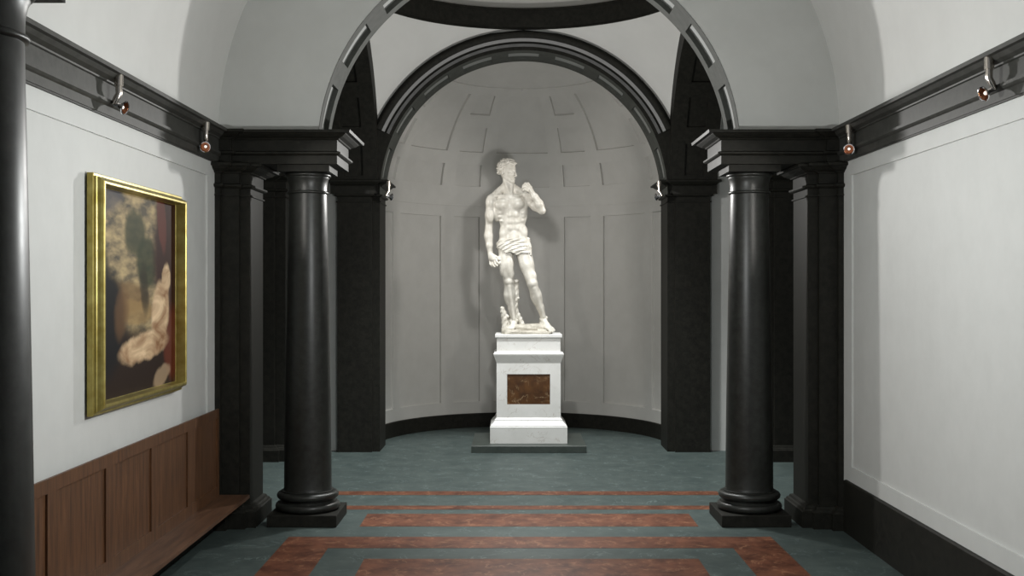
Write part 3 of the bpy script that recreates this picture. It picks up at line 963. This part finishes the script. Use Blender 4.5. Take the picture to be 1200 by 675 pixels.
    F.chain([(596.4, .5, 331), (597, 2, 346), (600, 2.5, 362), (602.2, 2.5, 376)], [5.9, 5.8, 4.3, 3.2], 2)
    F.ell((594.6, 3, 346), (4.3, 5, 11), 1.8); F.ell((600, 4, 345), (4.3, 5, 10.5), 1.8)
    F.cone((597, -4.2, 336), (602, -1.2, 374), 2.4, 1.8, 1.8)
    F.ell((598.8, 2.0, 376.4), (1.8, 1.9, 1.9), 1); F.ell((605.6, 2.6, 375.6), (1.8, 1.9, 1.9), 1)
    foot(F, (602.2, 2.5, 377), (-.22, -.975))
    # free leg (right of picture)
    F.chain([(611.3, 0, 288), (617.5, -4, 311), (623, -7.5, 331)], [9.8, 8.0, 6.2], 2.5)
    F.ell((620, -5.5, 306), (4.6, 5.2, 15), 2.2, rotY(.20)); F.ell((613.8, -6.5, 310), (4.8, 4.8, 14), 2.2, rotY(.27)); F.ell((614, 4, 305), (6, 4.5, 14), 2.5)
    F.ell((618.8, -9.2, 323.5), (3.0, 2.6, 5.2), 2); F.ell((625.6, -8.4, 324), (3.0, 2.6, 5.2), 2)
    F.ell((623.8, -10.8, 332.6), (3.4, 3.0, 4.0), 2.2)
    F.chain([(624, -7, 333), (628, -3.5, 347), (633, 0, 360), (637, 2.5, 373)], [5.9, 5.8, 4.3, 3.2], 2)
    F.ell((625.6, -1.6, 347), (4.1, 4.8, 11), 1.8, rotY(.25)); F.ell((631.0, -1.2, 346), (4.0, 4.8, 10.5), 1.8, rotY(.25))
    F.cone((625.6, -10.2, 338), (637, -.8, 371), 2.4, 1.8, 1.8)
    F.ell((633.8, 2.0, 374.0), (1.8, 1.9, 1.9), 1); F.ell((640.4, 2.6, 372.4), (1.8, 1.9, 1.9), 1)
    foot(F, (637, 2.5, 374.5), (.50, -.866), pitch=.27)
    head(F)

def rotY(a):
    c, s = math.cos(a), math.sin(a)
    return [(c, 0, -s), (0, 1, 0), (s, 0, c)]    # tilts the long vertical axis of an ellipsoid
def foot(F, ank, d, pitch=0):
    ax, ay, az = ank; dx, dy = d; sx, sy = -dy, dx
    def p(f, s_, h): return (ax + dx * f + sx * s_, ay + dy * f + sy * s_, az + h + pitch * max(0, f))
    F.cone(p(0, 0, -1), p(-3.5, 0, 5), 3.4, 3.6, 1.5)
    F.ell(p(-4.2, 0, 5.4), (3.4, 3.6, 3.2), 1.2)
    F.cone(p(1, 0, 1), p(12.5, .3, 6.0), 3.6, 2.5, 2)
    F.cone(p(2, 1.4, 3.5), p(13, 2.2, 6.6), 2.8, 2.3, 1.5)
    F.cone(p(-1, -1.6, 5), p(12, -2.6, 6.8), 2.6, 2.1, 1.5)
    toes = [(3.3, 1.75, 20.5), (1.1, 1.3, 21.2), (-.9, 1.2, 20.2), (-2.7, 1.15, 19.0), (-4.3, 1.15, 17.2)]
    if dx < 0: toes = toes   # big toe on the inner side
    sgn = 1 if dx < 0 else -1
    for (s_, r, L_) in toes:
        s_ *= sgn
        F.chain([p(12.5, s_ * .85, 6.3), p(L_ - 4, s_, 6.0), p(L_, s_, 7.2 + .4)], [r + .35, r, r * .95], .5)
HSC = 1.10
HD_C = np.array((595.0, 0.0, 198.2)); HF = np.array((.83, -.557, .06)); HF /= np.linalg.norm(HF)
HS = np.cross(HF, (0, 0, 1.0)); HS /= np.linalg.norm(HS); HU = np.cross(HF, HS); HU /= np.linalg.norm(HU)
if HU[2] > 0: HU = -HU
HM = [tuple(HF), tuple(HS), tuple(HU)]
def hp(f, s_, u): return tuple(HD_C + (HF * f + HS * s_ + HU * u) * HSC)
def head(F):
    F.ell(hp(-.4, 0, .4), (10.34, 8.14, 9.90), 1.5, HM)
    F.ell(hp(3.2, 0, -5.6), (6.60, 5.94, 8.36), 1.5, HM)
    F.ell(hp(-1, 0, -5), (6.60, 6.60, 6.60), 2, HM)
    F.cone(hp(-.5, 5.0, -8), hp(6.0, 1.5, -13.0), 1.8, 1.9, 1.4); F.cone(hp(-.5, -5.0, -8), hp(6.0, -1.5, -13.0), 1.8, 1.9, 1.4)
    F.ell(hp(7.4, 0, -13.0), (2.31, 2.53, 2.20), .9, HM)
    for s_ in (-1, 1):
        F.ell(hp(5.6, 4.1 * s_, -5.8), (2.53, 2.09, 2.64), 1.2, HM)
        F.cone(hp(8.3, 1.2 * s_, -.9), hp(6.4, 5.2 * s_, -.8), .95, .9, .7)
        F.ell(hp(9.2, 2.9 * s_, -3.1), (2.09, 1.98, 1.38), .6, HM, sub=True)
        F.ell(hp(6.9, 2.9 * s_, -3.1), (1.65, 1.76, 1.32), .25, HM)
        F.cone(hp(8.2, 1.6 * s_, -2.5), hp(7.0, 4.3 * s_, -2.7), .38, .35, .25)
        F.ell(hp(-1.6, 6.9 * s_, -4.2), (1.87, 0.99, 2.97), .5, HM)
        F.ell(hp(10.2, 1.0 * s_, -7.6), (0.99, 0.83, 0.83), .4, HM)
    F.cone(hp(8.6, 0, -1.2), hp(11.4, 0, -7.0), .85, 1.05, .6)
    F.ell(hp(8.9, 0, -10.0), (1.21, 2.31, 0.68), .4, HM)
    F.ell(hp(8.6, 0, -11.3), (1.21, 1.98, 0.77), .4, HM)

sroot = empty('statue', (PCX, PCY, 1.995))
tag(sroot, 'white marble statue of a standing man in a loincloth, on the pedestal', 'statue')
RES = .5
FB = Field((562, -26, 182), (660, 20, 391), RES)
build_body(FB)
def soften(F, z0, z1, n=2, x0=-1e9, x1=1e9):
    z = F.lo[2] + F.res * np.arange(F.n[2]); w = np.clip((z - z0) / 3, 0, 1) * np.clip((z1 - z) / 3, 0, 1)
    x = F.lo[0] + F.res * np.arange(F.n[0]); wx = np.clip((x - x0) / 2, 0, 1) * np.clip((x1 - x) / 2, 0, 1)
    W = (wx[:, None, None] * w[None, None, :]).astype(np.float32)
    for _ in range(n):
        g = F.g.copy()
        for a in range(3):
            g = (np.roll(g, 1, a) + 2 * g + np.roll(g, -1, a)) / 4
        F.g = F.g * (1 - W) + g * W
soften(FB, 236, 292, 7, 581, 621)
soften(FB, 314, 372, 2)
field_obj(FB, 'body', M['statue'], sroot)

# hair: a cap of short curls
FH = Field((576, -18, 176), (618, 18, 220), .34)
rng = random.Random(3)
def hair_pts():
    pts = []
    for i in range(330):
        z = 1 - 2 * (i + .5) / 330; a = i * 2.399963
        r = math.sqrt(1 - z * z)
        v_ = (r * math.cos(a), r * math.sin(a), z)     # f, s, u
        f_, s_, u_ = v_
        if u_ < -.62: continue
        face = f_ > .18 and u_ < .34 + .2 * abs(s_)
        if face: continue
        if u_ < -.05 and f_ > -.12: continue
        if u_ < -.35 and f_ > -.45: continue
        pts.append(v_)
    return pts
for (f_, s_, u_) in hair_pts():
    k_ = 1.0 + rng.uniform(-.02, .10)
    c = hp(-.6 + 9.8 * f_ * k_, 8.0 * s_ * k_, .6 + 9.2 * u_ * k_)
    # each curl is a little hook
    t = rng.uniform(0, 2 * PI); ax = np.array((math.cos(t), math.sin(t) * .6, rng.uniform(-.8, .8)))
    c = np.array(c)
    F_r = rng.uniform(1.1, 1.6)
    FH.chain([c - ax * 1.3, c + np.array(HU) * .5, c + ax * 1.3], [F_r * .7, F_r, F_r * .75], .22)
FH.ell(hp(-.6, 0, .8), (10.3, 8.2, 9.9), .5, HM)
FH.ell(hp(6.9, 0, -6.2), (9.2, 10.5, 9.0), .6, HM, sub=True)
field_obj(FH, 'hair', M['statue'], sroot)

# cloth about the hips: offset of the body surface, folded
F3 = Field((576, -20, 268), (630, 18, 312), .45)
def body_hips(F):
    F.ell((602, 1, 284), (17.8, 9.8, 12), 3); F.ell((601.5, .5, 272), (15.2, 8.3, 12), 3)
    F.ell((602.5, -5.5, 281), (8, 3.5, 8), 2)
    F.ell((602.5, -2, 294), (9, 8.5, 9), 3)
    F.chain([(592.3, 0, 288), (594, -.5, 309)], [9.7, 8.4], 2.5); F.chain([(611.3, 0, 288), (617.5, -4, 311)], [9.9, 8.2], 2.5)
    F.ell((589.6, -4.5, 308), (5.6, 5.2, 16), 2.2); F.ell((597, -5, 312), (4.9, 4.8, 13), 2)
    F.ell((620, -5.5, 306), (4.6, 5.2, 15), 2.2, rotY(.20)); F.ell((613.8, -6.5, 310), (4.8, 4.8, 14), 2.2, rotY(.27))
    F.ell((591.5, 7, 291), (9, 6.5, 9), 3); F.ell((612, 7, 290), (9, 6.5, 9), 3)
    F.ell((587.8, -2, 274), (3.6, 5.5, 6), 2); F.ell((616.6, -2, 272), (3.6, 5.5, 6), 2)
body_hips(F3)
ax_ = [F3.lo[i] + F3.res * np.arange(F3.n[i]) for i in range(3)]
X, Y, Z = np.meshgrid(*ax_, indexing='ij')
xr = (X - 602)
swag = Z - .028 * (X - 615) ** 2 * .35
fold = .40 * np.sin(swag * 1.35 + .25 * xr) + .22 * np.sin(swag * 2.6 - .2 * xr + 1)
top = 279.5 + .02 * xr ** 2 * .35 - xr * .07
bot = 297.5 - .010 * xr ** 2 + 1.0 * np.sin(xr * .5) + .12 * xr
d = F3.g - 1.15 - fold
d = np.maximum(d, np.maximum(top - Z, Z - bot))
F3.g = d.astype(np.float32)
F3.ell((618.6, -5.5, 280.5), (2.6, 2.4, 2.4), .8)                 # knot
F3.chain([(618.8, -7, 281), (621.0, -8.4, 290), (621.6, -8.8, 299)], [1.3, 1.9, 1.5], .6)
F3.chain([(618.0, -7.4, 281), (618.0, -9.6, 288), (618.6, -10.4, 295)], [1.2, 1.6, 1.2], .6)
field_obj(F3, 'loincloth', M['statue'], sroot)

# tree stump support
FT = Field((580, -8, 322), (622, 20, 392), .5)
FT.chain([(593, 6, 387), (591.5, 5.5, 374), (589.6, 4.5, 366)], [5.2, 3.8, 3.3], 1.2)
FT.chain([(589.6, 4.5, 366), (588.6, 4, 361.5)], [2.9, 2.5], 1.0)
FT.cone((590.5, 4.5, 368), (595.0, 3.5, 371.5), 2.4, 1.8, 1.0)
FT.chain([(600, 10, 388), (602, 9.5, 366), (604.5, 9, 346), (605.2, 8, 330)], [7.5, 4.8, 3.4, 2.7], 1.6)
FT.chain([(605.6, 8.5, 352), (607.2, 7, 350)], [2.3, 1.6], .8)
FT.chain([(603, 9, 362), (609, 7.5, 374), (614.5, 6, 386)], [3.4, 2.9, 3.4], 1.5)
FT.ell((605.0, 7.0, 329.5), (3.4, 3.0, 2.8), .8)
ax_ = [FT.lo[i] + FT.res * np.arange(FT.n[i]) for i in range(3)]
X, Y, Z = np.meshgrid(*ax_, indexing='ij')
FT.g = (FT.g + .35 * np.sin(X * 1.9 + 1.5 * np.sin(Z * .35)) * np.sin(Y * 1.7) + .22 * np.sin(Z * .9 + X)).astype(np.float32)
FT.g = np.maximum(FT.g, (Z - 390.2)).astype(np.float32)
field_obj(FT, 'tree_stump', M['statue'], sroot)

# rough rock base
def rock_base():
    bm = bmesh.new()
    r2 = random.Random(11)
    def hull(cx, cy, rx, ry, z0, z1, n=26):
        vs = []
        for i in range(n):
            a = 2 * PI * i / n + r2.uniform(-.1, .1)
            k = 1 / max(abs(math.cos(a)), abs(math.sin(a)), .75)
            q = r2.uniform(.86, 1.0)
            vs.append(bm.verts.new((cx + rx * math.cos(a) * k * q * .97, cy + ry * math.sin(a) * k * q * .97, z0)))
            q = r2.uniform(.80, .96)
            vs.append(bm.verts.new((cx + rx * math.cos(a) * k * q, cy + ry * math.sin(a) * k * q, z1 - r2.uniform(0, .035))))
            q = r2.uniform(.94, 1.02)
            vs.append(bm.verts.new((cx + rx * math.cos(a) * k * q, cy + ry * math.sin(a) * k * q, z0 + (z1 - z0) * r2.uniform(.3, .7))))
        res = bmesh.ops.convex_hull(bm, input=vs)
        bmesh.ops.delete(bm, geom=list({g for g in res['geom_interior'] if isinstance(g, bmesh.types.BMVert)}), context='VERTS')
    X_ = lambda px: (px - 619) * S
    hull(X_(619), -.02, X_(647) - X_(619), .34, 0, .06, 34)
    hull(X_(600), -.05, .165, .33, 0, .088)
    hull(X_(612), .06, .22, .20, .03, .165)
    hull(X_(629), .10, .20, .20, .03, .18)
    hull(X_(638), .04, .14, .22, 0, .088)
    hull(X_(594), -.14, .10, .16, 0, .10)
    me = bpy.data.meshes.new('rock_base'); bm.to_mesh(me); bm.free()
    me.materials.append(M['rock'])
    o = bpy.data.objects.new('rock_base', me); COL.objects.link(o); o.parent = sroot
    return o
rock_base()

# ------------------------------------------------------------------ lights
def point(name, loc, power, col=(1, 1, 1), size=.0):
    l = bpy.data.lights.new(name, 'POINT'); l.energy = power; l.color = col; l.shadow_soft_size = size
    o = bpy.data.objects.new(name, l); o.location = loc; COL.objects.link(o); return o
def spot(name, loc, to, power, ang, col=(1, .96, .9), size=.03, blend=.6):
    l = bpy.data.lights.new(name, 'SPOT'); l.energy = power; l.color = col; l.shadow_soft_size = size
    l.spot_size = math.radians(ang); l.spot_blend = blend
    o = bpy.data.objects.new(name, l); o.location = loc
    o.rotation_euler = (Vector(to) - Vector(loc)).to_track_quat('-Z', 'Y').to_euler(); COL.objects.link(o); return o
def area(name, loc, rot, sx, sy, power, col=(1, 1, 1)):
    l = bpy.data.lights.new(name, 'AREA'); l.shape = 'RECTANGLE'; l.size = sx; l.size_y = sy; l.energy = power; l.color = col
    o = bpy.data.objects.new(name, l); o.location = loc; o.rotation_euler = rot; COL.objects.link(o); return o

point('crossing_light', (0, CY, 4.5), 185, (1, .985, .95), .08)
spot('dome_fill', (0, CY, 9.4), (0, CY + .3, 0), 3600, 62, (.97, 1, .99), .5, .5)  # added unseen fill in the dome, brightens the crossing floor and pedestal
spot('crossing_fill', (0, CY, 4.5), (0, 10, 4.3), 450, 150, (1, .99, .96), .08, 1.0)  # added fill beside the crossing light, sends more light into the hall
point('hall_light', (0, 8.5, 3.4), 330, (.98, 1, .985), .06)
stc = (PCX, PCY, 2.9)
spot('niche_spot_left', tips[4], (PCX, PCY, 3.7), 95, 90, size=.2)
spot('niche_spot_right', tips[5], (PCX, PCY, 3.7), 125, 90, size=.2)
spot('hall_spot_left', tips[0], stc, 190, 26)
spot('hall_spot_right', tips[2], stc, 300, 26)

w = bpy.data.worlds.new('world'); sc.world = w; w.use_nodes = True
w.node_tree.nodes['Background'].inputs[0].default_value = (.90, .96, 1.0, 1)
w.node_tree.nodes['Background'].inputs[1].default_value = .2

# ------------------------------------------------------------------ camera
cam = bpy.data.cameras.new('camera')
cam.sensor_width = 36; cam.lens = 1285 / 1200 * 36
cam.clip_start = .05
co = bpy.data.objects.new('camera', cam); co.location = (-.2, 0, 2.8); co.rotation_euler = (PI / 2, 0, 0)
COL.objects.link(co); sc.camera = co
sc.view_settings.view_transform = 'Standard'; sc.view_settings.look = 'None'
sc.view_settings.gamma = 1; sc.view_settings.use_curve_mapping = False
sc.view_settings.exposure = 0
